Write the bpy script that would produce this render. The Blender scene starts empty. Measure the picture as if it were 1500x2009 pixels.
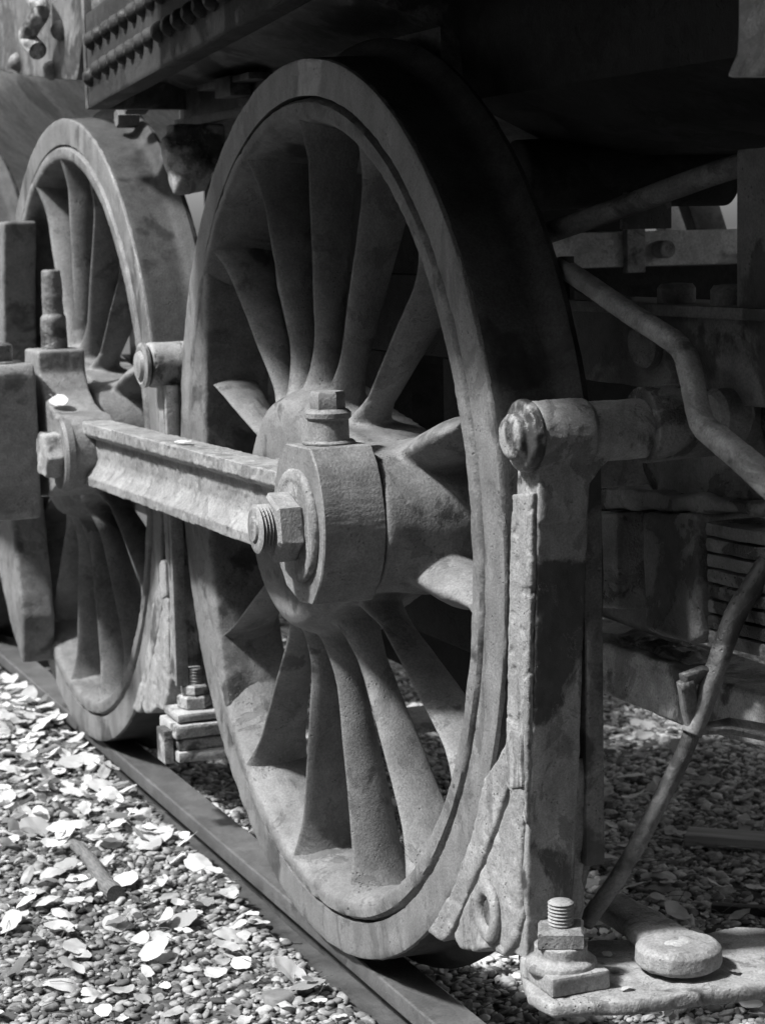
import bpy, bmesh, math, random
from mathutils import Vector, Matrix, noise
import numpy as np
random.seed(7)
rnd = random.Random(11)
C = bpy.context.scene.collection
sc = bpy.context.scene
PI = math.pi

# ------------------------------------------------------------------ camera
FPX, YAW, PIT, ROLL = 4015.476, 0.3887246, 0.1357222, -0.0236526
EYE = Vector((3.2202153, -1.1870103, 1.2150642))
SP = 1.6470126          # wheel spacing
F_ = Vector((-math.cos(YAW) * math.cos(PIT), math.sin(YAW) * math.cos(PIT), -math.sin(PIT)))
_r = F_.cross(Vector((0, 0, 1))).normalized()
_u = _r.cross(F_)
RT = math.cos(ROLL) * _r + math.sin(ROLL) * _u
UP = -math.sin(ROLL) * _r + math.cos(ROLL) * _u
cam = bpy.data.cameras.new('camera')
cam.sensor_fit = 'VERTICAL'; cam.sensor_height = 24.0; cam.sensor_width = 18.0
cam.lens = FPX / 2009 * 24.0
cam.clip_start = 0.05; cam.clip_end = 900
cam.dof.use_dof = True; cam.dof.focus_distance = 2.95; cam.dof.aperture_fstop = 6.3
co = bpy.data.objects.new('camera', cam); C.objects.link(co)
co.matrix_world = Matrix(((RT.x, UP.x, -F_.x, EYE.x), (RT.y, UP.y, -F_.y, EYE.y), (RT.z, UP.z, -F_.z, EYE.z), (0, 0, 0, 1)))
sc.camera = co

# ------------------------------------------------------------------ light
SUN_EL, SUN_AZ = math.radians(53), math.radians(268)      # azimuth of the direction TO the sun, from +X counter-clockwise
w = bpy.data.worlds.new('World'); sc.world = w; w.use_nodes = True
nt = w.node_tree; nt.nodes.clear()
sky = nt.nodes.new('ShaderNodeTexSky'); sky.sky_type = 'NISHITA'; sky.sun_disc = False
sky.sun_elevation = SUN_EL; sky.sun_rotation = math.radians(90) - SUN_AZ
sky.dust_density = 3.0
bw = nt.nodes.new('ShaderNodeRGBToBW'); bg = nt.nodes.new('ShaderNodeBackground'); wo = nt.nodes.new('ShaderNodeOutputWorld')
bg.inputs[1].default_value = 0.15
nt.links.new(sky.outputs[0], bw.inputs[0]); nt.links.new(bw.outputs[0], bg.inputs[0]); nt.links.new(bg.outputs[0], wo.inputs[0])
sl = bpy.data.lights.new('sun', 'SUN'); sl.energy = 4.8; sl.angle = math.radians(5); sl.color = (1, 1, 1)
so = bpy.data.objects.new('sun', sl); C.objects.link(so)
sd = Vector((math.cos(SUN_EL) * math.cos(SUN_AZ), math.cos(SUN_EL) * math.sin(SUN_AZ), math.sin(SUN_EL)))
so.rotation_euler = sd.to_track_quat('Z', 'Y').to_euler(); so.location = (0, -4, 6)
sc.view_settings.view_transform = 'Standard'; sc.view_settings.look = 'None'
sc.view_settings.exposure = 0.75; sc.view_settings.gamma = 1.0; sc.view_settings.use_curve_mapping = False


def ray(px, py):
    return (F_ + ((px - 750) / FPX) * RT - ((py - 1004.5) / FPX) * UP)


def aty(px, py, y):
    d = ray(px, py); t = (y - EYE.y) / d.y; return EYE + d * t


def atx(px, py, x):
    d = ray(px, py); t = (x - EYE.x) / d.x; return EYE + d * t


def atz(px, py, z):
    d = ray(px, py); t = (z - EYE.z) / d.z; return EYE + d * t


# ------------------------------------------------------------------ materials
def metal(name, light, dark, patch=0.5, rough=0.6, scale=1.0, bump=1.0, flake=1.0, vertical=0.0, spec=0.5):
    """weathered paint over iron: dusty light coat, dark oily patches, pits, cracks, flakes"""
    m = bpy.data.materials.new(name); m.use_nodes = True
    n = m.node_tree.nodes; L = m.node_tree.links; n.clear()
    out = n.new('ShaderNodeOutputMaterial'); bs = n.new('ShaderNodeBsdfPrincipled'); L.new(bs.outputs[0], out.inputs[0])
    tc = n.new('ShaderNodeTexCoord'); oi = n.new('ShaderNodeObjectInfo')
    mul = n.new('ShaderNodeMath'); mul.operation = 'MULTIPLY'; mul.inputs[1].default_value = 37.0; L.new(oi.outputs['Random'], mul.inputs[0])
    cmb = n.new('ShaderNodeCombineXYZ')
    for i in range(3): L.new(mul.outputs[0], cmb.inputs[i])
    add = n.new('ShaderNodeVectorMath'); add.operation = 'ADD'; L.new(tc.outputs['Object'], add.inputs[0]); L.new(cmb.outputs[0], add.inputs[1])
    P = add.outputs[0]
    if vertical:
        mp = n.new('ShaderNodeMapping'); mp.inputs['Scale'].default_value = (1, 1, vertical); L.new(P, mp.inputs[0]); PV = mp.outputs[0]
    else:
        PV = P

    def nz(s, det, ro, src=P, dist=0.0):
        t = n.new('ShaderNodeTexNoise'); t.inputs['Scale'].default_value = s * scale; t.inputs['Detail'].default_value = det
        t.inputs['Roughness'].default_value = ro; t.inputs['Distortion'].default_value = dist; L.new(src, t.inputs['Vector']); return t.outputs['Fac']

    def rng(v, a, b, c=0.0, d=1.0, smooth=True):
        t = n.new('ShaderNodeMapRange'); t.interpolation_type = 'SMOOTHSTEP' if smooth else 'LINEAR'
        for i, q in zip((1, 2, 3, 4), (a, b, c, d)): t.inputs[i].default_value = q
        L.new(v, t.inputs[0]); return t.outputs[0]

    def mt(op, a, b):
        t = n.new('ShaderNodeMath'); t.operation = op
        for i, q in enumerate((a, b)):
            if isinstance(q, (int, float)): t.inputs[i].default_value = q
            else: L.new(q, t.inputs[i])
        return t.outputs[0]
    big = nz(5.5, 9, 0.62, PV, 0.35)
    c = 0.62 - 0.24 * patch
    pm = rng(big, c, c + 0.06)                       # oily patches
    mid = nz(38, 6, 0.6, PV)
    fine = nz(260, 4, 0.6)
    vo = n.new('ShaderNodeTexVoronoi'); vo.inputs['Scale'].default_value = 120 * scale; L.new(P, vo.inputs['Vector'])
    pit = mt('MULTIPLY', rng(vo.outputs['Distance'], 0.13, 0.26, 1, 0), rng(nz(20, 3, 0.5), 0.55, 0.66))
    fl = nz(10, 10, 0.72, PV, 0.7)
    edge = rng(fl, 0.565, 0.572)                       # flaked-off islands
    e2 = mt('MULTIPLY', edge, mt('SUBTRACT', 1.0, rng(fl, 0.572, 0.579)))
    base = mt('MULTIPLY', light, rng(mid, 0.32, 0.68, 0.82, 1.16, False))
    base = mt('MULTIPLY', base, rng(nz(11, 5, 0.55, PV), 0.35, 0.65, 0.78, 1.2, False))
    base = mt('MULTIPLY', base, rng(fine, 0.34, 0.66, 0.76, 1.22, False))
    micro = nz(620, 3, 0.6)
    base = mt('MULTIPLY', base, rng(micro, 0.34, 0.66, 0.9, 1.1, False))
    drk = mt('MULTIPLY', dark, rng(mid, 0.3, 0.7, 0.6, 1.5, False))

    def mixf(f, a, b):
        t = n.new('ShaderNodeMix'); t.data_type = 'FLOAT'; L.new(f, t.inputs[0])
        for i, q in ((2, a), (3, b)):
            if isinstance(q, (int, float)): t.inputs[i].default_value = q
            else: L.new(q, t.inputs[i])
        return t.outputs[0]
    v = mixf(pm, base, drk)
    v = mixf(mt('MULTIPLY', pit, 0.6), v, dark * 0.7)
    v = mixf(mt('MULTIPLY', edge, 0.55 * min(flake, 1.0)), v, mt('MULTIPLY', drk, 1.25))
    v = mixf(mt('MULTIPLY', e2, 0.55 * min(flake, 1.0)), v, light * 1.5)
    cc = n.new('ShaderNodeCombineColor')
    for i in range(3): L.new(v, cc.inputs[i])
    L.new(cc.outputs[0], bs.inputs['Base Color'])
    L.new(mixf(pm, rough + 0.04, rough - 0.14), bs.inputs['Roughness'])
    bs.inputs['Specular IOR Level'].default_value = spec
    h = mt('ADD', mt('ADD', mt('MULTIPLY', mid, 0.24), mt('MULTIPLY', micro, 0.05)), mt('MULTIPLY', fine, 0.26))
    h = mt('SUBTRACT', h, mt('MULTIPLY', pit, 0.35))
    h = mt('SUBTRACT', h, mt('MULTIPLY', edge, 0.28 * flake))
    h = mt('SUBTRACT', h, mt('MULTIPLY', pm, 0.10))
    bp = n.new('ShaderNodeBump'); bp.inputs['Strength'].default_value = 0.85; bp.inputs['Distance'].default_value = 0.0042 * bump
    L.new(h, bp.inputs['Height']); L.new(bp.outputs[0], bs.inputs['Normal'])
    return m


def simple(name, lo, hi, s=30, rough=0.85, bump=0.002, rand=0.0, spec=0.3, stretch=None, trans=0.0, island=False):
    m = bpy.data.materials.new(name); m.use_nodes = True
    n = m.node_tree.nodes; L = m.node_tree.links; bs = n['Principled BSDF']
    tc = n.new('ShaderNodeTexCoord'); t = n.new('ShaderNodeTexNoise'); t.inputs['Scale'].default_value = s; t.inputs['Detail'].default_value = 7
    t.inputs['Roughness'].default_value = 0.62
    src = tc.outputs['Object']
    if stretch:
        mp = n.new('ShaderNodeMapping'); mp.inputs['Scale'].default_value = stretch; L.new(src, mp.inputs[0]); src = mp.outputs[0]
    L.new(src, t.inputs['Vector'])
    r = n.new('ShaderNodeMapRange'); L.new(t.outputs['Fac'], r.inputs[0])
    for i, q in zip((1, 2, 3, 4), (0.28, 0.72, lo, hi)): r.inputs[i].default_value = q
    v = r.outputs[0]
    if rand:
        if island:
            g = n.new('ShaderNodeNewGeometry'); rv = g.outputs['Random Per Island']
        else:
            g = n.new('ShaderNodeObjectInfo'); rv = g.outputs['Random']
        rr = n.new('ShaderNodeMapRange'); L.new(rv, rr.inputs[0]); rr.inputs[3].default_value = 1 - rand; rr.inputs[4].default_value = 1 + rand
        mm = n.new('ShaderNodeMath'); mm.operation = 'MULTIPLY'; L.new(v, mm.inputs[0]); L.new(rr.outputs[0], mm.inputs[1]); v = mm.outputs[0]
    cc = n.new('ShaderNodeCombineColor')
    for i in range(3): L.new(v, cc.inputs[i])
    L.new(cc.outputs[0], bs.inputs['Base Color']); bs.inputs['Roughness'].default_value = rough
    bs.inputs['Specular IOR Level'].default_value = spec
    bp = n.new('ShaderNodeBump'); bp.inputs['Distance'].default_value = bump; bp.inputs['Strength'].default_value = 0.8
    L.new(t.outputs['Fac'], bp.inputs['Height']); L.new(bp.outputs[0], bs.inputs['Normal'])
    if trans:
        tr = n.new('ShaderNodeBsdfTranslucent'); L.new(cc.outputs[0], tr.inputs[0])
        mx = n.new('ShaderNodeMixShader'); mx.inputs[0].default_value = trans
        L.new(bs.outputs[0], mx.inputs[1]); L.new(tr.outputs[0], mx.inputs[2]); L.new(mx.outputs[0], n['Material Output'].inputs[0])
    return m


M_WHEEL = metal('dusty_wheel_paint', 0.145, 0.05, 0.20, 0.6)
M_TYRE = metal('tyre_steel', 0.155, 0.05, 0.24, 0.5, vertical=0.45)
M_ROD = metal('rod_paint', 0.22, 0.08, 0.06, 0.5, flake=1.2)
M_STRAP = metal('strap_paint', 0.175, 0.07, 0.08, 0.55, flake=0.5)
M_HANG = metal('hanger_paint', 0.25, 0.04, 0.46, 0.55, scale=1.5, vertical=0.6)
M_SHOE = metal('shoe_iron', 0.24, 0.06, 0.18, 0.7, bump=1.5, vertical=0.35)
M_DARK = metal('sooty_iron', 0.15, 0.05, 0.55, 0.6, spec=0.3)
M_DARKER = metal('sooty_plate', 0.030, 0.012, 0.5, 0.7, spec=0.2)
M_BEAM = metal('rusty_beam', 0.33, 0.06, 0.4, 0.65, bump=1.4)
M_BOIL = metal('boiler_paint', 0.62, 0.3, 0.2, 0.6, scale=0.5)
M_TREAD = metal('oily_tread', 0.05, 0.028, 0.3, 0.68, bump=0.6, flake=0.3, spec=0.2)
M_PALE = metal('pale_beam_paint', .55, .25, .15, .6)
M_RAIL = metal('rail_steel', 0.085, 0.05, 0.05, 0.42, bump=0.5, flake=0.3, spec=0.5)
M_BLACK = metal('black_iron', 0.032, 0.014, 0.4, 0.65, spec=0.25)
M_GREASE = metal('greasy_iron', 0.17, 0.05, 0.5, 0.38, bump=2.2, flake=1.3, spec=0.5)
M_GROUND = simple('earth', 0.02, 0.09, 14, 0.95, 0.01)
M_PEB = simple('pebbles', 0.07, 0.28, 60, 0.8, 0.0015, rand=0.75, island=True)
M_LEAF = simple('pale_leaf', 0.42, 0.74, 60, 0.6, 0.0012, rand=0.22, trans=0.2)
M_LEAFD = simple('grey_leaf', 0.16, 0.42, 45, 0.7, 0.0012, rand=0.3, trans=0.15)
M_LEAFS = simple('leaf_litter', 0.2, 0.72, 25, 0.7, 0.0012, rand=0.5, trans=0.15, island=True)
M_BARK = simple('bark', 0.05, 0.2, 40, 0.9, 0.004, stretch=(1, 8, 8))
M_WOOD = simple('weathered_wood', 0.12, 0.36, 30, 0.85, 0.003, stretch=(0.15, 4, 4))
M_STONE = simple('stone', 0.09, 0.2, 25, 0.85, 0.004)


# ------------------------------------------------------------------ helpers
def ob(name, bm, mat, parent=None, sharp=32, loc=None):
    me = bpy.data.meshes.new(name)
    if isinstance(bm, bmesh.types.BMesh):
        bmesh.ops.recalc_face_normals(bm, faces=bm.faces[:])
        bm.to_mesh(me); bm.free()
    else:
        me = bm
        me.name = name
    me.materials.clear(); me.materials.append(mat)
    me.polygons.foreach_set('use_smooth', [True] * len(me.polygons))
    if sharp: me.set_sharp_from_angle(angle=math.radians(sharp))
    o = bpy.data.objects.new(name, me); C.objects.link(o)
    if parent is not None: o.parent = parent
    if loc is not None: o.location = loc
    return o


def tag(o, label=None, cat=None, group=None, kind=None):
    for k, v in (('label', label), ('category', cat), ('group', group), ('kind', kind)):
        if v: o[k] = v
    return o


def empty(name, loc, label, cat, group=None):
    o = bpy.data.objects.new(name, None); o.empty_display_size = 0.05; C.objects.link(o); o.location = loc
    return tag(o, label, cat, group)


def copy_tree(o, parent=None, skip=()):
    c = o.copy(); C.objects.link(c); c.parent = parent
    for ch in [q for q in sc_children(o) if q.name.split('.')[0] not in skip]: copy_tree(ch, c, skip)
    return c


def sc_children(o): return list(o.children)


def rough_mesh(me, amp=0.0012, s=30, amp2=0.0, s2=120, chip=0.0):
    """pushes the vertices along their normals with noise"""
    off = Vector((rnd.random() * 50, rnd.random() * 50, rnd.random() * 50))
    vn = [v.normal.copy() for v in me.vertices]
    for v, nn in zip(me.vertices, vn):
        p = v.co
        d = noise.noise((p + off) * s) * amp
        if amp2: d += noise.noise((p + off) * s2) * amp2
        if chip:
            q = noise.noise((p + off) * 55)
            if q > 0.28: d -= chip * min(1, (q - 0.28) * 8)
        v.co = p + nn * d
    me.update()
    return me


def evald(bm, mods):
    me = bpy.data.meshes.new('tmp'); bmesh.ops.recalc_face_normals(bm, faces=bm.faces[:]); bm.to_mesh(me); bm.free()
    o = bpy.data.objects.new('tmp', me); C.objects.link(o)
    for kind, kw in mods:
        md = o.modifiers.new('m', kind)
        for k, v in kw.items(): setattr(md, k, v)
    dg = bpy.context.evaluated_depsgraph_get()
    r = bpy.data.meshes.new_from_object(o.evaluated_get(dg))
    bpy.data.objects.remove(o); bpy.data.meshes.remove(me)
    return r


def fuse(bm, voxel=0.004, smooth=3, amp=0.0012, s=30, amp2=0.0006, s2=110, chip=0.0, factor=0.5):
    me = evald(bm, [('REMESH', dict(mode='VOXEL', voxel_size=voxel)), ('SMOOTH', dict(iterations=smooth, factor=factor))])
    return rough_mesh(me, amp, s, amp2, s2, chip)


def add_prism(bm, pts, y0, y1, axis='y', bev=0.0, seg=2):
    """closed outline (a, b) pushed from y0 to y1 along axis ('y': a=x, b=z; 'x': a=y, b=z; 'z': a=x, b=y)"""
    f = {'y': lambda a, b, c: (a, c, b), 'x': lambda a, b, c: (c, a, b), 'z': lambda a, b, c: (a, b, c)}[axis]
    A = [bm.verts.new(f(a, b, y0)) for a, b in pts]; B = [bm.verts.new(f(a, b, y1)) for a, b in pts]
    n = len(pts); fs = [bm.faces.new(A), bm.faces.new(B[::-1])]
    for i in range(n): fs.append(bm.faces.new((A[i], B[i], B[(i + 1) % n], A[(i + 1) % n])))
    bmesh.ops.recalc_face_normals(bm, faces=fs)
    if bev:
        es = list({e for q in fs for e in q.edges if len(e.link_faces) == 2 and e.calc_face_angle(0) > 0.45})
        bmesh.ops.bevel(bm, geom=es, offset=bev, segments=seg, affect='EDGES', profile=0.6, clamp_overlap=True)
    return bm


def add_box(bm, lo, hi, bev=0.0, mat=None, seg=2):
    n0 = len(bm.verts)
    x0, y0, z0 = lo; x1, y1, z1 = hi
    b2 = bmesh.new()
    add_prism(b2, [(x0, y0), (x1, y0), (x1, y1), (x0, y1)], z0, z1, 'z', bev, seg)
    if mat is not None: b2.transform(mat)
    me = bpy.data.meshes.new('t'); b2.to_mesh(me); b2.free(); bm.from_mesh(me); bpy.data.meshes.remove(me)
    return bm


def add_lathe(bm, prof, base, axis=(0, 0, 1), segs=32, closed=False, ang=0.0):
    """profile (r, h) turned about an axis; ends capped when not closed"""
    ax = Vector(axis).normalized(); base = Vector(base)
    q = ax.to_track_quat('Z', 'Y').to_matrix()
    e1, e2 = q @ Vector((1, 0, 0)), q @ Vector((0, 1, 0))
    rings = []
    for r, h in prof:
        rings.append([bm.verts.new(base + ax * h + (e1 * math.cos(ang + 2 * PI * k / segs) + e2 * math.sin(ang + 2 * PI * k / segs)) * r) for k in range(segs)])
    m = len(prof)
    for i in range(m if closed else m - 1):
        a, b = rings[i], rings[(i + 1) % m]
        for k in range(segs): bm.faces.new((a[k], a[(k + 1) % segs], b[(k + 1) % segs], b[k]))
    if not closed:
        bm.faces.new(rings[0][::-1]); bm.faces.new(rings[-1])
    return bm


def cyl(bm, a, b, r, r2=None, segs=28, bev=0.003):
    a, b = Vector(a), Vector(b); L = (b - a).length; r2 = r if r2 is None else r2
    return add_lathe(bm, [(r - bev, 0), (r, bev), (r2, L - bev), (r2 - bev, L)], a, b - a, segs)


def hexa(bm, a, b, r, bev=0.004, ang=0.3):
    a, b = Vector(a), Vector(b); L = (b - a).length
    return add_lathe(bm, [(r * 0.9, 0), (r, bev), (r, L - bev), (r * 0.9, L)], a, b - a, 6, ang=ang)


def thread(bm, a, b, r, n, segs=24):
    a, b = Vector(a), Vector(b); L = (b - a).length; pr = [(r * 0.85, 0)]
    for i in range(n):
        h = L * (i + 0.5) / n; d = L / n * 0.45
        pr += [(r * 0.86, h - d), (r, h)]
    pr += [(r * 0.86, L - 0.0005), (r * 0.8, L)]
    return add_lathe(bm, pr, a, b - a, segs)


def smooth_path(pts, n=6):
    P = [Vector(p) for p in pts]; out = []
    P = [P[0] * 2 - P[1]] + P + [P[-1] * 2 - P[-2]]
    for i in range(1, len(P) - 2):
        for k in range(n):
            t = k / n; a, b, c, d = P[i - 1], P[i], P[i + 1], P[i + 2]
            out.append(0.5 * ((2 * b) + (c - a) * t + (2 * a - 5 * b + 4 * c - d) * t * t + (3 * b - a - 3 * c + d) * t ** 3))
    out.append(P[-2]); return out


def add_tube(bm, path, ra, rb=None, segs=14, up=(0, 1, 0), sq=1.0):
    """tube along points; ra, rb half widths (scalars or lists); sq > 1 squares the section"""
    P = [Vector(p) for p in path]; n = len(P); rb = ra if rb is None else rb
    rings = []
    for i in range(n):
        t = (P[min(i + 1, n - 1)] - P[max(i - 1, 0)]).normalized()
        s = t.cross(Vector(up)).normalized(); u = s.cross(t)
        a = ra[i] if isinstance(ra, (list, tuple)) else ra; b = rb[i] if isinstance(rb, (list, tuple)) else rb
        ring = []
        for k in range(segs):
            th = 2 * PI * k / segs; cx, sx = math.cos(th), math.sin(th)
            ex = 2.0 / (2.0 * sq)
            ring.append(bm.verts.new(P[i] + s * a * math.copysign(abs(cx) ** ex, cx) + u * b * math.copysign(abs(sx) ** ex, sx)))
        rings.append(ring)
    for i in range(n - 1):
        for k in range(segs): bm.faces.new((rings[i][k], rings[i][(k + 1) % segs], rings[i + 1][(k + 1) % segs], rings[i + 1][k]))
    bm.faces.new(rings[0][::-1]); bm.faces.new(rings[-1])
    return bm


def arc(cx, cy, r, a0, a1, n):
    return [(cx + r * math.cos(math.radians(a0 + (a1 - a0) * k / n)), cy + r * math.sin(math.radians(a0 + (a1 - a0) * k / n))) for k in range(n + 1)]


def crisp(bm, lv=2, amp=.0005, s=40):
    return rough_mesh(evald(bm, [('SUBSURF', dict(levels=lv, subdivision_type='SIMPLE'))]), amp, s, amp * .7, 130)


# ------------------------------------------------------------------ ground
def gz(x, y):
    z = -0.075 + 0.012 * noise.noise(Vector((x * 1.7, y * 1.7, 0))) + 0.006 * noise.noise(Vector((x * 7, y * 7, 3)))
    if y < 0: z += (0.044 * max(0.0, min(1, (.65 - x) / 1.1)) + .022 * max(0, min(1, (-x - .6) / 1.))) * max(0.0, min(1, (-y + .02) / 0.03))
    return z


def axis_vals(a, b, step, far):
    v = list(np.arange(a, b + 1e-6, step)); d = step
    x = b
    while x < far: d *= 1.35; x += d; v.append(x)
    x = a; d = step; lo = []
    while x > -far: d *= 1.35; x -= d; lo.append(x)
    return lo[::-1] + v


xs = axis_vals(-4, 1.6, 0.035, 400); ys = axis_vals(-1.5, 3.2, 0.035, 400)
bm = bmesh.new(); grid = [[bm.verts.new((x, y, gz(x, y) if abs(x) < 8 and abs(y) < 8 else -0.075)) for y in ys] for x in xs]
for i in range(len(xs) - 1):
    for j in range(len(ys) - 1): bm.faces.new((grid[i][j], grid[i + 1][j], grid[i + 1][j + 1], grid[i][j + 1]))
tag(ob('ground', bm, M_GROUND, sharp=None), kind='structure', label='gravelly ground beneath and beside the locomotive')

# pebbles: numpy, one joined mesh (nobody could count them)
def ico(sub):
    b = bmesh.new(); bmesh.ops.create_icosphere(b, subdivisions=sub, radius=1.0); b.verts.ensure_lookup_table()
    V = np.array([v.co[:] for v in b.verts]); Fc = np.array([[v.index for v in f.verts] for f in b.faces]); b.free(); return V, Fc


def pebble_field(name, region, count, smin, smax, sub, seed, keep=None, mat=None):
    rg = np.random.RandomState(seed); V, Fc = ico(sub); nv, nf = len(V), len(Fc)
    temps = []
    for k in range(10):
        q = V * (1 + 0.22 * rg.randn(nv, 1)) if sub == 1 else V * (1 + 0.13 * rg.randn(nv, 1))
        temps.append(q)
    AV, AF = [], []; cnt = 0
    while cnt < count:
        x = rg.uniform(region[0], region[1]); y = rg.uniform(region[2], region[3])
        if keep and not keep(x, y): 
            count -= 1; continue
        s = smin + (smax - smin) * rg.rand() ** 2.2
        q = temps[rg.randint(10)] * np.array([s * rg.uniform(.8, 1.3), s * rg.uniform(.6, .95), s * rg.uniform(.3, .55)])
        a, t, u = rg.uniform(0, 6.28), rg.uniform(-.5, .5), rg.uniform(-.5, .5)
        Rz = np.array([[math.cos(a), -math.sin(a), 0], [math.sin(a), math.cos(a), 0], [0, 0, 1]])
        Rx = np.array([[1, 0, 0], [0, math.cos(t), -math.sin(t)], [0, math.sin(t), math.cos(t)]])
        Ry = np.array([[math.cos(u), 0, math.sin(u)], [0, 1, 0], [-math.sin(u), 0, math.cos(u)]])
        q = q @ (Rx @ Ry @ Rz).T + np.array([x, y, gz(x, y) + s * rg.uniform(0.0, 0.5)])
        AV.append(q); AF.append(Fc + cnt * nv); cnt += 1
    AV = np.concatenate(AV); AF = np.concatenate(AF)
    me = bpy.data.meshes.new(name); me.vertices.add(len(AV)); me.vertices.foreach_set('co', AV.ravel().astype(np.float32))
    me.loops.add(len(AF) * 3); me.loops.foreach_set('vertex_index', AF.ravel().astype(np.int32))
    me.polygons.add(len(AF)); me.polygons.foreach_set('loop_start', np.arange(0, len(AF) * 3, 3, dtype=np.int32)); me.update()
    o = ob(name, me, mat or M_PEB, sharp=None)
    return o


def in_view(x, y, m=0.12):
    d = Vector((x, y, -0.07)) - EYE; z = d.dot(F_)
    if z < 0.3: return False
    return abs(d.dot(RT) / z) < 750 / FPX + m and abs(d.dot(UP) / z) < 1004 / FPX + m


def off_rail(x, y): return not (-0.02 < y < 0.13)


kp = lambda x, y: off_rail(x, y) and in_view(x, y)
kr = lambda x, y: y > .1 and kp(x, y)
kl = lambda x, y: y < .1 and kp(x, y)
M_PEB2 = simple('lightened_pebbles', 0.17, 0.50, 60, 0.85, 0.0015, rand=0.7, island=True)  # paler pebble colour stands in for light missing under the locomotive
tag(pebble_field('gravel', (-2.6, 1.3, 0.1, 3.4), 100000, 0.005, 0.0145, 2, 15, kr, M_PEB2), kind='stuff', label='gravel between the rails under the locomotive, coloured lighter for missing daylight')
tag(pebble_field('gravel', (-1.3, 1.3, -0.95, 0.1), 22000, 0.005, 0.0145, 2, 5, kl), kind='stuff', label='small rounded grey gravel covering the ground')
tag(pebble_field('gravel', (-4.6, -1.2, -0.9, 3.4), 34000, 0.007, 0.017, 1, 6, kl), kind='stuff', label='distant grey gravel behind the wheels')

# ------------------------------------------------------------------ rails
M_WEB = metal('rail_web_rust', 0.05, 0.02, 0.4, 0.8)


def rail(y0, label):
    hd = [(0.0, -0.005), (0.001, -.002), (0.004, 0.0), (0.073, 0.0), (0.076, -.002), (0.077, -0.005), (0.077, -0.030), (0.068, -0.040), (0.009, -0.040), (0.0, -0.030)]
    wb = [(0.048, -0.0405), (0.046, -0.115), (0.055, -0.125), (0.105, -0.135), (0.105, -0.148), (-0.028, -0.148), (-0.028, -0.135), (0.022, -0.125), (0.031, -0.115), (0.029, -0.0405)]
    t = empty('rail', (0, y0 + .04, 0), label, 'rail', 'rails of the track')
    for nm, pr, m in (('rail_head', hd, M_RAIL), ('rail_web', wb, M_WEB)):
        bm = bmesh.new(); add_prism(bm, [(y0 + a, b) for a, b in pr], -40, 12, 'x')
        o = ob(nm, bm, m, t, sharp=25); o.location = -Vector(t.location)


rail(0.017, 'worn steel rail running under the large spoked wheels')
rail(1.762, 'far steel rail on the other side of the locomotive')

# ------------------------------------------------------------------ driving wheel
AX = 0.75
SPOKE_ANG = [90 - 24 * k for k in range(15)]
PIN = (0.357, 0.782)


def resample(pts, step, closed=True):
    out = []; n = len(pts)
    for i in range(n if closed else n - 1):
        a, b = Vector(pts[i]), Vector(pts[(i + 1) % n]); k = max(1, int((b - a).length / step))
        for j in range(k): out.append(tuple(a.lerp(b, j / k)))
    if not closed: out.append(tuple(pts[-1]))
    return out


def ring_mesh(prof, segs, step=0.007, **kw):
    bm = bmesh.new(); add_lathe(bm, resample(prof, step), (0, 0, AX), (0, 1, 0), segs, closed=True)
    bmesh.ops.recalc_face_normals(bm, faces=bm.faces[:])
    me = bpy.data.meshes.new('t'); bm.to_mesh(me); bm.free(); return rough_mesh(me, **kw)


def spoke_section(bm, ang, r0, r1, grow=0.0, n=26, segs=22):
    a = math.radians(ang); ca, sa = math.cos(a), math.sin(a); rings = []
    grow0 = grow
    for i in range(n + 1):
        r = r0 + (r1 - r0) * i / n
        if grow0: grow = (grow0 + .005) * min(1.0, max(0.0, (r1 - r) / .10)) - .005
        hub = max(0.0, 1 - (r - 0.17) / 0.14); rim = max(0.0, (r - 0.555) / 0.10)
        ta = 0.0118 - 0.002 * min(1, max(0, (r - 0.25) / 0.3)) + 0.018 * hub ** 2 + 0.022 * min(rim, 1.1) ** 3.6 + grow
        tb = 0.024 + 0.022 * min(1, max(0, (r - 0.28) / 0.33)) + 0.028 * hub ** 2 + 0.016 * min(rim, 1.1) ** 2 + grow
        yc = 0.037 + 0.023 * min(1, max(0, (r - 0.2) / 0.4)) - 0.006 * hub
        ring = []
        for k in range(segs):
            th = 2 * PI * k / segs; c_, s_ = math.cos(th), math.sin(th)
            t_ = ta * math.copysign(abs(c_) ** 1.5, c_); b_ = tb * math.copysign(abs(s_) ** 1.0, s_)
            ring.append(bm.verts.new((r * ca - t_ * sa, yc - b_, AX + r * sa + t_ * ca)))
        rings.append(ring)
    for i in range(n):
        for k in range(segs): bm.faces.new((rings[i][k], rings[i][(k + 1) % segs], rings[i + 1][(k + 1) % segs], rings[i + 1][k]))
    bm.faces.new(rings[0][::-1]); bm.faces.new(rings[-1])


wheel = empty('driving_wheel', (0, 0, 0), 'largest spoked driving wheel in the middle, light paint flaking from its lower half', 'wheel', 'spoked driving wheels of the locomotive')
TYRE = [(.690, .000), (.742, .000), (.748, .0015), (.7500, .005), (.7490, .012), (.689, .012)]
TREAD = [(.7485, .0055), (.7505, .009), (.753, .094), (.757, .104), (.768, .112), (.777, .118), (.7825, .126), (.780, .135), (.772, .140), (.70, .142), (.689, .142), (.689, .0125), (.7480, .0125)]
tyre = ob('tyre', ring_mesh(TYRE, 560, 0.008, amp=0.0011, s=22, amp2=0.0008, s2=75, chip=0.0009), M_TYRE, wheel, 40)
RIM = [(.6850, .012), (.6838, .002), (.679, -.004), (.660, -.005), (.653, -.001), (.648, .010), (.640, .040), (.637, .065), (.639, .10), (.650, .128), (.687, .130), (.687, .014)]
ob('tread', ring_mesh(TREAD, 420, 0.009, amp=0.0010, s=22, amp2=0.0006, s2=75), M_TREAD, wheel, 40)
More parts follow.
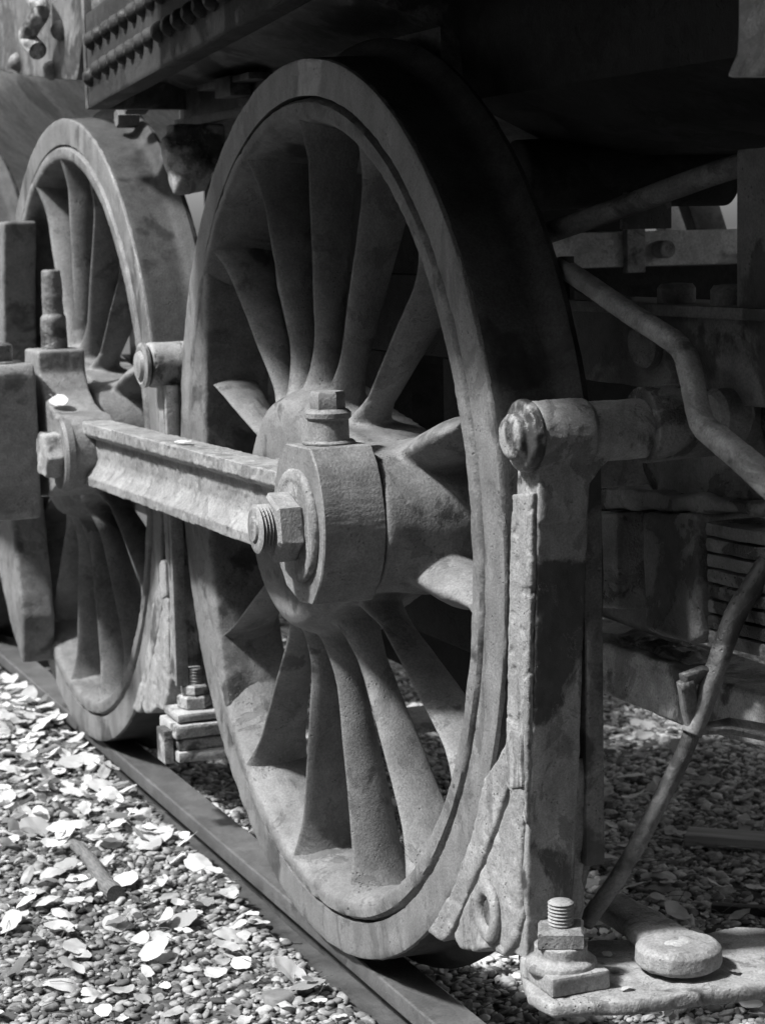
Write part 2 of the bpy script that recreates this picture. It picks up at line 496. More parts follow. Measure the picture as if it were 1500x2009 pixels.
rim = ob('rim', ring_mesh(RIM, 420, 0.008, amp=0.0018, s=18, amp2=0.0010, s2=70, chip=0.0014), M_WHEEL, wheel, 45)
for ang in SPOKE_ANG:
    bm = bmesh.new(); spoke_section(bm, ang, 0.16, 0.668)
    me = bpy.data.meshes.new('t'); bmesh.ops.recalc_face_normals(bm, faces=bm.faces[:]); bm.to_mesh(me); bm.free()
    ob('spoke', rough_mesh(me, 0.0016, 9, 0.0007, 60), M_WHEEL, wheel, None)
bm = bmesh.new()
add_lathe(bm, [(0.15, -0.052), (0.172, -0.050), (0.190, -0.040), (0.205, -0.01), (0.215, 0.03), (0.212, 0.10), (0.17, 0.125)], (0, 0, AX), (0, 1, 0), 64)
add_lathe(bm, [(0.108, -0.052), (0.112, -0.048), (0.114, 0.0), (0.122, 0.05), (0.126, 0.12)], (PIN[0], 0, PIN[1]), (0, 1, 0), 64)
add_prism(bm, [(0.05, AX - 0.19), (0.30, PIN[1] - 0.115), (0.36, PIN[1] - 0.112), (0.36, PIN[1] + 0.112), (0.30, PIN[1] + 0.11), (0.05, AX + 0.19)], -0.022, 0.115)
for ang in SPOKE_ANG: spoke_section(bm, ang, 0.12, 0.31, 0.003)
for ang in (18, -6, -30, 42): spoke_section(bm, ang, 0.22, 0.64 if ang in (18, -6) else 0.36, 0.022 if ang in (18, -6) else .008)
hub = ob('hub', fuse(bm, 0.0050, 10, 0.0012, 16, 0.0005, 90), M_WHEEL, wheel, None)
bm = bmesh.new(); add_lathe(bm, [(0.094, 0.01), (0.094, -0.002), (0.088, -0.006), (0.02, -0.006), (0.014, -0.001)], (0, -0.0515, AX), (0, 1, 0), 64)
ob('axle_end', bm, M_WHEEL, wheel)
bm = bmesh.new(); cyl(bm, (0, 0.10, AX), (0, 1.75, AX), 0.095, bev=0.004)
axle = ob('axle', bm, M_DARK, wheel)
bm = bmesh.new(); cyl(bm, (PIN[0], -0.06, PIN[1]), (PIN[0], -0.02, PIN[1]), 0.075)
ob('crankpin', bm, M_DARK, wheel)

wheel2 = copy_tree(wheel, skip=()); wheel2.location = (-SP, 0, 0); wheel2['label'] = 'second spoked driving wheel behind the coupling rod joint, top of its tread lit'
wheel3 = copy_tree(wheel); wheel3.location = (-2 * SP + .07, 0, 0); wheel3['label'] = 'third driving wheel, only an arc of it showing at the left edge'
far = copy_tree(wheel, skip=('axle',)); far.location = (0, 1.856, 0); far.rotation_euler = (0, 0, PI); far['label'] = 'dark spoked wheel on the far rail seen through the frame opening'
# counterweights
def cw(outer, inner, y0, y1, parent, label):
    bm = bmesh.new(); add_prism(bm, [(a, AX + b) for a, b in outer + inner], y0, y1, 'y', 0.005, 2)
    o = ob('counterweight', fuse(bm, 0.006, 2, 0.0022, 14, 0.0008, 60), M_WHEEL, parent, None); o['label'] = label; return o


cw(arc(0, 0, 0.687, 138, 223, 30), [(-.482, -.44), (-.530, -.30), (-.556, -.16), (-.570, -.03), (-.568, .10), (-.548, .24), (-.522, .36)], -0.004, 0.128, wheel, 'narrow crescent counterweight flush with the rim')
cw(arc(0, 0, 0.70, 133, 243, 40), [(-.295, -.50), (-.330, -.36), (-.36, -.22), (-.378, -.05), (-.372, .12), (-.345, .30), (-.310, .44), (-.295, .515)], -0.082, 0.004, wheel2, 'deep counterweight standing proud of the rim')

# ------------------------------------------------------------------ coupling rod
rod = empty('coupling_rod', (-0.35, -0.1, 0.0), 'light painted coupling rod with fluted web and big nutted end, joining the two wheels', 'coupling rod')
RO = Vector(rod.location)


def rp(name, bm_or_me, mat, parent=None, sharp=32, label=None, par=rod):
    o = ob(name, bm_or_me, mat, parent or par, sharp)
    if parent is None: o.location = -Vector(par.location)
    if label: o['label'] = label
    return o


def shift(pts, dx=0, dz=0): return [(a + dx, b + dz) for a, b in pts]


zc = 0.782
bm = bmesh.new()
sec = [(-0.070, .0665), (-0.138, .0665), (-0.138, .043), (-0.131, .036), (-0.119, .034), (-0.116, .028), (-0.115, -.012), (-0.118, -.022), (-0.132, -.042), (-0.138, -.047), (-0.138, -.0665), (-0.070, -.0665)]
A, B = [], []
for x, dz in ((-1.03, -0.015), (0.285, 0.002)):
    (A if not A else B).extend([bm.verts.new((x, a, zc + dz + b)) for a, b in sec])
bm.faces.new(A); bm.faces.new(B[::-1])
for i in range(len(sec)): bm.faces.new((A[i], B[i], B[(i + 1) % len(sec)], A[(i + 1) % len(sec)]))
rp('rod_shank', fuse(bm, 0.0030, 1, 0.0012, 24, 0.0010, 110, chip=0.0015), M_ROD, sharp=None)
# big end on the first wheel
head = [(.306, .902)] + [(a.x, a.z) for a in smooth_path([(.413, 0, .903), (.440, 0, .872), (.457, 0, .830), (.463, 0, .790), (.458, 0, .748), (.439, 0, .705), (.406, 0, .668)], 7)] + [ (.345, .664), (.292, .680), (.262, .712), (.246, .75), (.246, .82), (.270, .872)]
bm = bmesh.new(); add_prism(bm, head, -0.150, -0.052, 'y', 0.0022, 1)
bend = rp('rod_big_end', crisp(bm, 3, .0008, 14), M_STRAP, sharp=32)
bm = bmesh.new(); cyl(bm, (.360, -0.1, .901), (.360, -0.1, .909), 0.040, bev=0.003)
rp('cup_base', crisp(bm, 2, .0012, 40), M_STRAP)
bm = bmesh.new(); add_lathe(bm, [(.033, 0), (.0315, .006), (.031, .036), (.035, .040), (.035, .047), (.030, .052), (.024, .053)], (.360, -0.1, .903), (0, 0, 1), 40)
cup = rp('oil_cup', bm, M_STRAP)
bm = bmesh.new(); hexa(bm, (.360, -0.1, .952), (.360, -0.1, .982), 0.0265, ang=0.15)
rp('hex_cap', bm, M_STRAP, parent=cup)
bm = bmesh.new(); add_lathe(bm, [(.070, .004), (.0855, .002), (.0865, -.006), (.083, -.010), (.072, -.0105), (.066, -.008), (.03, -.008)], (PIN[0], -0.150, PIN[1]), (0, 1, 0), 72)
rp('washer', fuse(bm, 0.0028, 1, 0.0008, 30, 0.0006, 130, chip=.0006), M_SHOE, sharp=None)
bm = bmesh.new(); add_lathe(bm, [(.049, 0), (.052, -.004), (.052, -.036), (.046, -.040)], (PIN[0], -0.158, PIN[1]), (0, 1, 0), 6, ang=0.35)
nutm = crisp(bm, 3, .0010)
nut = rp('nut', nutm, M_SHOE, sharp=30)
bm = bmesh.new(); thread(bm, (PIN[0], -0.195, PIN[1]), (PIN[0], -0.221, PIN[1]), 0.037, 5, 32)
add_lathe(bm, [(.020, 0), (.018, .004), (.012, .0045)], (PIN[0], -0.2205, PIN[1]), (0, -1, 0), 24)
rp('threaded_end', bm, M_SHOE, parent=nut)
# strap on the second wheel with its knuckle joint
WX = -SP + PIN[0]
st = [(-1.365, .975), (-1.235, .975), (-1.232, .925), (-1.205, .885), (-1.155, .860), (-1.10, .848)] + arc(-1.052, .767, .082, 72, -78, 12) + [(-1.12, .685), (-1.20, .655)] + arc(-1.29, .78, .135, -75, -200, 10) + [(-1.375, .92)]
bm = bmesh.new(); add_prism(bm, st, -0.172, -0.065, 'y', 0.005, 2)
rp('knuckle_strap', fuse(bm, 0.0036, 2, 0.0010, 14, 0.0006, 90), M_STRAP, sharp=None)
bm = bmesh.new(); add_lathe(bm, [(.030, 0), (.0285, .07), (.027, .075), (.0235, .078), (.0225, .16), (.021, .175), (.017, .178)], (-1.30, -0.118, .972), (0, 0, 1), 32)
rp('lubricator_stem', fuse(bm, 0.003, 1, 0.0016, 40, 0.001, 100), M_GREASE, sharp=None, label='tall dark greasy stem on top of the strap')
bm = bmesh.new(); add_lathe(bm, [(.06, .004), (.081, .002), (.082, -.012), (.076, -.018), (.04, -.018)], (-1.047, -0.163, .765), (0, 1, 0), 56)
rp('washer', bm, M_STRAP)
bm = bmesh.new(); add_lathe(bm, [(.050, 0), (.054, -.004), (.054, -.036), (.048, -.042)], (-1.045, -0.176, .765), (0, 1, 0), 6, ang=0.1)
rp('nut', fuse(bm, 0.0035, 1, 0.005, 30, 0.0015, 90), M_SHOE, sharp=None)

# main rod
mr = empty('main_rod', (-1.3, -0.25, 0.0), 'heavy main rod end with square block at the left edge, outside the coupling rod', 'main rod')
bm = bmesh.new()
add_prism(bm, [(-1.50, .95), (-1.19, .95), (-1.175, .93), (-1.175, .63), (-1.19, .61), (-1.50, .61)], -0.335, -0.190, 'y', 0.008, 3)
rp('rod_big_end', fuse(bm, 0.0042, 1, 0.0012, 10, 0.0006, 70), M_STRAP, sharp=None, par=mr)
bm = bmesh.new(); add_prism(bm, [(-1.49, .86), (-1.49, .70), (-3.6, .72), (-3.6, .84)], -0.30, -0.225, 'y', 0.006, 2)
rp('rod_shank', bm, M_ROD, par=mr)
bm = bmesh.new(); cyl(bm, (-1.27, -0.262, .945), (-1.27, -0.262, .955), 0.06); cyl(bm, (-1.27, -0.262, .95), (-1.27, -0.262, .993), 0.042, bev=0.004)
rp('grease_cap', bm, M_GREASE, par=mr)

# ------------------------------------------------------------------ brake gear on the first wheel
HX = 0.86
hg = empty('brake_hanger', (HX, 0.03, 0.15), 'tall patchy brake hanger on a cross pin in front of the nearest wheel', 'brake hanger', 'brake hangers beside the wheels')
bm = bmesh.new()
# bar: leans slightly, top eye around the pin
bar = [(-.012, .92), (.062, .905), (.059, .60), (.055, .35), (.048, .235), (-.016, .235), (-.018, .35), (-.014, .60)]
ft = lambda z: HX + (z - 0.93) * 0.075
A = [bm.verts.new((ft(z) - .038, y, z)) for y, z in bar]; B = [bm.verts.new((ft(z) + .026, y, z)) for y, z in bar]
bm.faces.new(A); bm.faces.new(B[::-1])
for i in range(len(bar)): bm.faces.new((A[i], B[i], B[(i + 1) % 8], A[(i + 1) % 8]))
cyl(bm, (HX, -0.014, .951), (HX, 0.066, .951), 0.045)
cyl(bm, (HX, 0.02, .951), (HX, 0.172, .951), 0.040)
# web fillet between eye and bar
add_prism(bm, [(-.012, .90), (.105, .925), (.078, .905), (.062, .885), (.053, .84), (-.012, .84)], HX - .040, HX + .024, 'x')
rp('hanger_bar', fuse(bm, 0.0030, 3, 0.0012, 18, 0.0006, 100, chip=.0008), M_HANG, sharp=None, par=hg)
bm = bmesh.new(); add_lathe(bm, [(.044, .002), (.0475, -.002), (.047, -.013), (.043, -.016), (.031, -.017), (.030, -.028), (.024, -.033), (.008, -.034)], (HX, -0.013, .951), (0, 1, 0), 48)
rp('pin_head', fuse(bm, 0.0022, 1, 0.0022, 26, 0.0008, 90, chip=.001), M_HANG, sharp=None, par=hg)
bm = bmesh.new(); cyl(bm, (HX, 0.15, .955), (HX, 0.36, .962), 0.050)
rp('cross_pin', rough_mesh(evald(bm, [('SUBSURF', dict(levels=2, subdivision_type='SIMPLE'))]), .003, 20), M_GREASE, sharp=None, par=hg)
# inner second plate
bm = bmesh.new(); add_box(bm, (HX - .035, .070, .36), (HX - .012, .098, .92), .003)
rp('inner_plate', bm, M_DARK, par=hg)
# welded strip on the left edge of the bar
bm = bmesh.new()
add_prism(bm, [(HX - .041, .87), (HX + .020, .88), (HX - .012, .43), (HX - .040, .46), (HX - .073, .47)], -0.0215, -0.0125, 'y', .001)
rp('edge_strip', fuse(bm, 0.0022, 1, 0.0008, 25, 0.0008, 90, chip=.002), M_SHOE, sharp=None, par=hg)
# lug at the right side (inner) of the lower bar
bm = bmesh.new(); add_prism(bm, [(.064, .50), (.084, .515), (.112, .505), (.116, .44), (.099, .36), (.079, .29), (.059, .26)], ft(.4) - .03, ft(.4) - .005, 'x', .003)
rp('side_lug', fuse(bm, 0.004, 2, 0.002, 20), M_GREASE, sharp=None, par=hg)

# brake shoe on the tread of the first wheel
def pol(r, a): return (r * math.cos(math.radians(a)), AX + r * math.sin(math.radians(a)))


sh = empty('brake_shoe', (0.66, 0.05, 0.1), 'thick cast brake shoe with an eye, pressed on the lower tread of the nearest wheel', 'brake shoe', 'brake shoes on the wheel treads')
inner = [pol(.757, a) for a in (-50.5, -47, -43, -39, -35, -31, -27, -23)]
pxz = lambda pts, y: [(q_.x, q_.z) for q_ in (aty(a, b, y) for a, b in pts)]
bm = bmesh.new(); add_prism(bm, inner + pxz([(1003, 1440), (998, 1530), (972, 1618), (940, 1700), (905, 1780), (880, 1836), (866, 1848)], -.012), -0.012, 0.088, 'y', .003)
rp('brake_block', fuse(bm, 0.0032, 1, 0.003, 14, 0.0012, 70, chip=.0012), M_SHOE, sharp=None, par=sh)
bm = bmesh.new(); add_prism(bm, pxz([(886, 1836), (911, 1775), (947, 1695), (979, 1613), (1004, 1548), (1010, 1505), (1022, 1500), (1027, 1560), (1022, 1650), (1018, 1740), (1022, 1800), (1010, 1850), (985, 1880), (957, 1862), (930, 1870), (900, 1862)], -.022), -0.022, 0.075, 'y', .004)
rp('shoe_holder', fuse(bm, 0.0032, 2, 0.004, 14, 0.0014, 60, chip=.0014), M_SHOE, sharp=None, par=sh)
ec = aty(960, 1788, -.022); ex, ez = ec.x, ec.z
bm = bmesh.new(); add_lathe(bm, [(.026, .004), (.036, -.002), (.036, -.008), (.031, -.012), (.023, -.012), (.018, -.008), (.016, .004)], (ex, -0.020, ez), (0, 1, 0), 40, True)
for v in bm.verts: v.co.z = ez + (v.co.z - ez) * 1.25
rp('eye_ring', fuse(bm, 0.0028, 2, 0.0015, 30), M_SHOE, sharp=None, par=sh)
bm = bmesh.new(); add_lathe(bm, [(.019, 0), (.019, .003), (.014, .0035)], (ex, -0.0205, ez - .004), (0, -1, 0), 24)
for v in bm.verts: v.co.z = ez + (v.co.z - ez) * 1.25
rp('eye_pin', bm, M_GREASE, par=sh)
bm = bmesh.new(); add_prism(bm, pxz([(990, 1446), (1000, 1432), (1020, 1440), (1022, 1545), (1000, 1548), (990, 1530)], -.026), -.026, .02, 'y', .003)
rp('key', crisp(bm, 3, .001), M_SHOE, par=sh)

# brake beam: wide flat bar across the track, bolt standing in it
ZB = .215
bb = empty('brake_beam', (0.75, 0.5, 0.1), 'wide flat brake beam across the track at the bottom right corner', 'brake beam')
P = [atz(1018, 1890, ZB), atz(1035, 1945, ZB), atz(1080, 1972, ZB), atz(1250, 1962, ZB), atz(1500, 1930, ZB)]
q = atz(1500, 1930, ZB); e = atz(1440, 1810, ZB)
outl = [(p_.x, p_.y) for p_ in P] + [(q.x + .03, q.y + .55), (q.x - .22, q.y + .62)] + [(p_.x, p_.y) for p_ in (atz(1500, 1820, ZB), atz(1440, 1815, ZB), atz(1330, 1840, ZB), atz(1180, 1840, ZB), atz(1080, 1842, ZB), atz(1015, 1852, ZB))]
bm = bmesh.new(); add_prism(bm, outl, ZB - .022, ZB, 'z', .006)
rp('beam_plate', fuse(bm, 0.0042, 1, 0.002, 12, 0.001, 80, chip=.0012), M_SHOE, sharp=None, par=bb)
b0 = atz(1098, 1925, ZB + .002)
bm = bmesh.new(); add_box(bm, (b0.x - .050, b0.y - .036, ZB + 0), (b0.x + .048, b0.y + .050, ZB + .026), .004, seg=2)
rp('square_washer', crisp(bm), M_SHOE, par=bb)
bm = bmesh.new(); add_lathe(bm, [(.046, 0), (.049, .004), (.047, .014), (.040, .018), (.036, .02), (.036, .036)], (b0.x - .004, b0.y + .004, ZB + .018), (0, 0, 1), 40)
rp('collar', fuse(bm, 0.0022, 1, 0.0012, 30, 0.0007, 110), M_SHOE, sharp=None, par=bb)
bm = bmesh.new(); add_lathe(bm, [(.040, 0), (.043, .003), (.043, .021), (.038, .025)], (b0.x - .004, b0.y + .004, ZB + .053), (0, 0, 1), 4, ang=.30)
nt2 = rp('nut', crisp(bm), M_SHOE, par=bb)
bm = bmesh.new(); thread(bm, (b0.x - .004, b0.y + .004, ZB + .074), (b0.x - .004, b0.y + .004, ZB + .112), .0175, 8)
rp('threaded_stud', bm, M_SHOE, parent=nt2)

# lever lying on the beam: arm ending in a round eye
lv = empty('brake_lever', tuple(atz(1330, 1880, ZB + .01)), 'flat lever with a rounded eye lying on the brake beam', 'lever')
l0, l1, l2 = atz(1190, 1775, ZB + .025), atz(1260, 1815, ZB + .028), atz(1330, 1862, ZB + .028)
bm = bmesh.new()
add_tube(bm, [l0, l1, l1.lerp(l2, .6), l2], [.034, .034, .040, .044], [.015, .015, .015, .014], 16, (0, 0, 1), 1.8)
add_lathe(bm, [(.052, 0), (.059, .006), (.058, .026), (.050, .033), (.03, .034)], (l2.x, l2.y, ZB + .006), (0, 0, 1), 48)
rp('lever_arm', fuse(bm, 0.0026, 1, 0.0012, 14, 0.0007, 90, chip=.0008), M_SHOE, sharp=None, par=lv)
bm = bmesh.new(); add_lathe(bm, [(.026, 0), (.026, .002), (.020, .005), (.012, .006)], (l2.x - .004, l2.y - .004, ZB + .036), (0, 0, 1), 32)
rp('pin_head', fuse(bm, 0.003, 1, 0.002, 30), M_BEAM, sharp=None, par=lv)

# diagonal pull rod with its fork
M_PULL = metal('pull_rod_rust', .15, .05, .5, .55)
pr = empty('pull_rod', tuple(atx(1150, 1800, .95)), 'thin diagonal rod rising from the brake beam to the right', 'rod')
pts = [atx(1148, 1812, .80), atx(1230, 1690, .84), atx(1325, 1510, .88), atx(1362, 1425, .90)]
bm = bmesh.new(); add_tube(bm, smooth_path(pts, 10), .0125, .0115, 16)
rp('rod_shaft', crisp(bm, 1, .0007, 30), M_PULL, sharp=None, par=pr)
pts = [atx(1355, 1440, .90), atx(1372, 1400, .90), atx(1400, 1320, .91), atx(1440, 1210, .92), atx(1470, 1160, .93), atx(1530, 1060, .94)]
bm = bmesh.new(); add_tube(bm, smooth_path(pts, 8), .0150, .0145, 16)
rp('upper_arm', crisp(bm, 1, .0007, 30), M_PULL, sharp=None, par=pr)
bm = bmesh.new(); add_tube(bm, [atx(1363, 1438, .90), atx(1352, 1390, .90), atx(1344, 1335, .905)], .0075, .0125, 12, sq=1.8)
add_tube(bm, [atx(1338, 1338, .905), atx(1375, 1322, .905), atx(1412, 1318, .91)], .0065, .0125, 12, sq=1.8)
add_tube(bm, [atx(1362, 1432, .90), atx(1430, 1424, .91), atx(1515, 1440, .92)], .0075, .012, 12, sq=1.8)
rp('fork', crisp(bm, 2, .0008), M_PULL, sharp=None, par=pr)

# sand pipe with its kinks
sp = empty('sand_pipe', tuple(aty(1330, 690, .15)), 'bent sand pipe stepping down to the right beside the big wheel', 'pipe')
pts = [aty(1098, 520, .155), aty(1150, 556, .155), aty(1240, 618, .155), aty(1318, 668, .15), aty(1345, 700, .15), aty(1362, 775, .145), aty(1375, 828, .14), aty(1398, 852, .135), aty(1450, 895, .13), aty(1530, 965, .12)]
rr = [.0135, .0135, .014, .0145, .015, .015, .0155, .016, .0165, .018]
sm = smooth_path(pts, 2); rr2 = [np.interp(i / 2, range(10), rr) for i in range(len(sm))]
bm = bmesh.new(); add_tube(bm, sm, rr2, rr2, 18, sq=1.25)
rp('pipe_run', fuse(bm, 0.0022, 1, 0.0005, 14, 0.0004, 110), metal('pipe_paint', .30, .10, .15, .5), sharp=None, par=sp)
bm = bmesh.new(); add_box(bm, (-.014, -.004, -.03), (.014, .004, .03), .001); bm.transform(Matrix.Translation(aty(1112, 545, .155)))
rp('clip', bm, M_DARK, par=sp)

# ------------------------------------------------------------------ brake gear between the wheels
hx = -0.80
h2 = empty('brake_hanger', (hx, 0, .15), 'slim brake hanger with ringed pin in the gap between two wheels', 'brake hanger', 'brake hangers beside the wheels')
t0 = atx(322, 715, hx)
bm = bmesh.new(); cyl(bm, (hx, t0.y - .035, t0.z), (hx, t0.y + .075, t0.z), .046)
add_prism(bm, [(t0.y - .012, t0.z), (t0.y + .045, t0.z), (t0.y + .050, .30), (t0.y - .005, .30)], hx - .022, hx + .022, 'x')
rp('hanger_bar', fuse(bm, 0.0045, 3, 0.0015, 20), M_HANG, sharp=None, par=h2)
bm = bmesh.new(); add_lathe(bm, [(.034, .0), (.045, -.004), (.046, -.012), (.038, -.016), (.030, -.014), (.026, -.022), (.012, -.026)], (hx, t0.y - .035, t0.z), (0, 1, 0), 32)
rp('pin_head', bm, M_HANG, par=h2)
bm = bmesh.new(); add_box(bm, (hx + .03, t0.y - .012, .30), (hx + .045, t0.y + .015, t0.z - .04), .003)
rp('strap_strip', bm, M_ROD, par=h2)
s2 = copy_tree(sh, skip=('eye_ring', 'eye_pin')); s2.location = Vector(sh.location) + Vector((-SP, 0, 0)); s2['label'] = 'brake shoe pressed on the second wheel, beside the small bolted stack'
b2 = empty('brake_beam', (hx, .03, .12), 'small bolted stack of plates ending the brake beam between the wheels', 'brake beam')
bx = hx + .03
c0 = atx(385, 1470, bx)
yy = c0.y
bm = bmesh.new(); add_box(bm, (bx - .10, yy - .055, .150), (bx + .06, yy + .8, .172), .004)
rp('beam_plate', bm, M_BEAM, par=b2)
for i, (w0, z0, z1) in enumerate(((.052, .172, .196), (.060, .200, .228), (.052, .232, .250))):
    bm = bmesh.new(); add_box(bm, (bx - w0, yy - w0, z0), (bx + w0, yy + w0 + .02, z1), .006)
    rp('packing_plate', crisp(bm, 2, .001), M_BEAM, par=b2)
bm = bmesh.new(); hexa(bm, (bx, yy, .250), (bx, yy, .278), .036); 
n3 = rp('nut', bm, M_BEAM, par=b2)
bm = bmesh.new(); hexa(bm, (bx, yy, .278), (bx, yy, .300), .030, ang=.8); thread(bm, (bx, yy, .298), (bx, yy, .335), .018, 6)
rp('threaded_stud', bm, M_BEAM, parent=n3)
bm = bmesh.new(); add_box(bm, (bx - .02, yy - .078, .145), (bx + .035, yy - .058, .215), .003)
rp('end_lug', bm, M_BEAM, par=b2)

# ------------------------------------------------------------------ locomotive body above and behind
lo = empty('steam_locomotive', (0, .9, 0), 'dark underside, firebox and frame of the old steam locomotive above the wheels', 'locomotive')
LP = lambda name, b, mat, sharp=32, parent=None, label=None: rp(name, b, mat, parent, sharp, label, lo)
mz = lambda x: 1.578 + .071 * x            # bottom edge of the sloping mud ring
FY = -0.05
bm = bmesh.new()
add_prism(bm, [(-1.16, mz(-1.16) + .055), (3.2, mz(3.2) + .055), (3.2, 3.0), (-1.16, 3.0)], FY + .012, 1.52, 'y')
fb = LP('firebox', bm, M_DARK)
bm = bmesh.new()
add_prism(bm, [(-1.17, mz(-1.17)), (3.2, mz(3.2)), (3.2, mz(3.2) + .20), (-1.17, mz(-1.17) + .20)], FY, FY + .05, 'y', .005)
ring = LP('mud_ring', rough_mesh(evald(bm, [('SUBSURF', dict(levels=5, subdivision_type='SIMPLE'))]), .003, 9, .001, 40), M_BLACK)
bm = bmesh.new(); add_prism(bm, [(FY - .002, mz(-1.17) - .002), (1.52, mz(-1.17) - .002), (1.52, mz(-1.17) + .3), (FY - .002, mz(-1.17) + .3)], -1.195, -1.17, 'x', .004)
thr = LP('throat_plate', bm, M_DARK)
# rivets: two rows on the mud ring, a row down the corner
bm = bmesh.new(); add_lathe(bm, [(.021, .0), (.0205, -.005), (.016, -.013), (.009, -.018), (.002, -.0185)], (0, 0, 0), (0, 1, 0), 14)
rv = ob('rivet', bm, M_BLACK, ring); rv.location = (-1.14, FY + .001, mz(-1.14) + .062)
k = 0
for row, dz in ((0, .068), (1, .135)):
    x = -1.14 + .022 * (row % 2)
    while x < .9:
        if k:
            c = rv.copy(); C.objects.link(c); c.location = (x, FY + .001, mz(x) + dz)
        k += 1; x += .066
for o in [o for o in C.objects if o.name.startswith('rivet')]: o.parent = ring
# ashpan: slopes inward under the mud ring, then a vertical side inside the wheels
bm = bmesh.new()
add_prism(bm, [(-.02, 1.60), (.168, 1.535), (.168, 1.475), (.20, 1.46), (.52, 1.28), (.95, 1.28), (1.45, 1.52), (1.50, 1.60)], -1.22, 0.2, 'x')
for v in bm.verts:
    if v.co.z > 1.5: v.co.z = max(mz(v.co.x) - .006, v.co.z) if v.co.y < .1 or v.co.y > 1.48 else v.co.z
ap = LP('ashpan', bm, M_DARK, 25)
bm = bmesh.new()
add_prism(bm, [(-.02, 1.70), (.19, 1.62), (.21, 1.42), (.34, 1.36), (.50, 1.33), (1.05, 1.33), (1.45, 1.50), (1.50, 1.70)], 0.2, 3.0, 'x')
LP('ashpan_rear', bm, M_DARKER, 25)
bm = bmesh.new(); add_box(bm, (-1.2, .150, 1.452), (-.30, .175, 1.472), .002)
LP('ashpan_lip', bm, M_DARK)
bm = bmesh.new(); add_box(bm, (-.93, .12, 1.515), (-.60, .165, 1.528), .002); add_box(bm, (-.80, .115, 1.49), (-.70, .16, 1.53), .003)
LP('hinge_plate', bm, M_DARK)
for px, py in ((228, 232), (245, 205)):
    c = aty(px, py, .06); bm = bmesh.new(); hexa(bm, c + Vector((0, .05, 0)), c, .022); LP('bolt', bm, M_DARK)
# running board / cab floor above the wheel
bm = bmesh.new(); add_box(bm, (-.62, -.50, 1.69), (3.3, FY - .004, 1.72), .004); add_box(bm, (-.62, -.50, 1.66), (3.3, -.48, 1.689), .003)
LP('running_board', bm, M_DARK)
# boiler barrel ahead of the firebox
bm = bmesh.new(); add_lathe(bm, [(.60, 0), (.74, .001), (.74, .22), (.73, .225), (.73, 4.2), (.6, 4.2)], (-1.20, .84, 2.13), (-1, 0, 0), 96)
bl = LP('boiler_barrel', bm, M_BOIL, 30)
bm = bmesh.new(); add_lathe(bm, [(.017, 0), (.014, .009), (.006, .014)], (0, 0, 0), (0, 0, 1), 12)
r0 = ob('rivet', bm, M_BOIL, bl); firstr = True
for a in range(180, 262, 5):
    for dx in (-.06, -.15):
        aa = math.radians(a); p_ = Vector((-1.20 + dx, .84 + .741 * math.cos(aa), 2.13 + .741 * math.sin(aa)))
        o = r0 if firstr else r0.copy()
        if not firstr: C.objects.link(o)
        firstr = False
        o.location = p_; o.rotation_euler = Vector((0, math.cos(aa), math.sin(aa))).to_track_quat('Z', 'Y').to_euler(); o.parent = bl
# air pipe hanging at top left
bm = bmesh.new(); add_tube(bm, smooth_path([aty(60, -20, -.05), aty(80, 20, -.05), aty(62, 52, -.06), aty(55, 75, -.06), aty(75, 100, -.05)], 6), .022, .022, 16)
LP('elbow_pipe', bm, M_BEAM)
bm = bmesh.new(); add_prism(bm, [(p_.x, p_.z) for p_ in (aty(a, b, .0) for a, b in ((-60, -80), (176, -80), (168, 60), (150, 158), (60, 150), (0, 138), (-60, 128)))], .0, .04, 'y', .004)
LP('frame_bracket', rough_mesh(evald(bm, [('SUBSURF', dict(levels=3, subdivision_type='SIMPLE'))]), .004, 10), M_DARK)
for px, py in ((103, 138), (36, 122), (120, 60)):
    c = aty(px, py, 0); bm = bmesh.new(); add_lathe(bm, [(.024, .002), (.024, -.006), (.017, -.018), (.006, -.024)], c, (0, 1, 0), 16); LP('bolt', bm, M_STRAP)

# main frame inside the wheels
bm = bmesh.new()
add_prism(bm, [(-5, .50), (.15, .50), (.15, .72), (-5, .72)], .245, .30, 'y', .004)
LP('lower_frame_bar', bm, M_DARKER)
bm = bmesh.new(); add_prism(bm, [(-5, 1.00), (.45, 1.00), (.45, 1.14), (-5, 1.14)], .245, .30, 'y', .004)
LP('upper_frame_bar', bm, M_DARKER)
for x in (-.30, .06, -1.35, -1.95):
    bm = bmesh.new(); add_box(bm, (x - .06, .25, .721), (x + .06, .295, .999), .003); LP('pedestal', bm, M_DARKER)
bm = bmesh.new(); add_box(bm, (-.9, .42, .96), (-.02, .44, 1.52), .003); LP('dark_backing', bm, M_DARKER)  # plate added to blacken the gap behind the upper spokes
bm = bmesh.new(); add_box(bm, (-3.7, 1.0, .85), (-2.1, 1.08, 1.62), .01); LP('gap_blocker', bm, M_DARKER)  # dark box added to close a bright gap seen past the spokes
bm = bmesh.new(); add_box(bm, (-1.0, .46, .30), (-.34, .56, .68), .01); LP('low_dark_backing', bm, M_DARKER)  # dark box added so the gaps between lower spokes go black
# rear frame plate right of the wheel
FYR = .235
def fr(pts): return [(p_.x, p_.z) for p_ in (aty(a, b, FYR) for a, b in pts)]


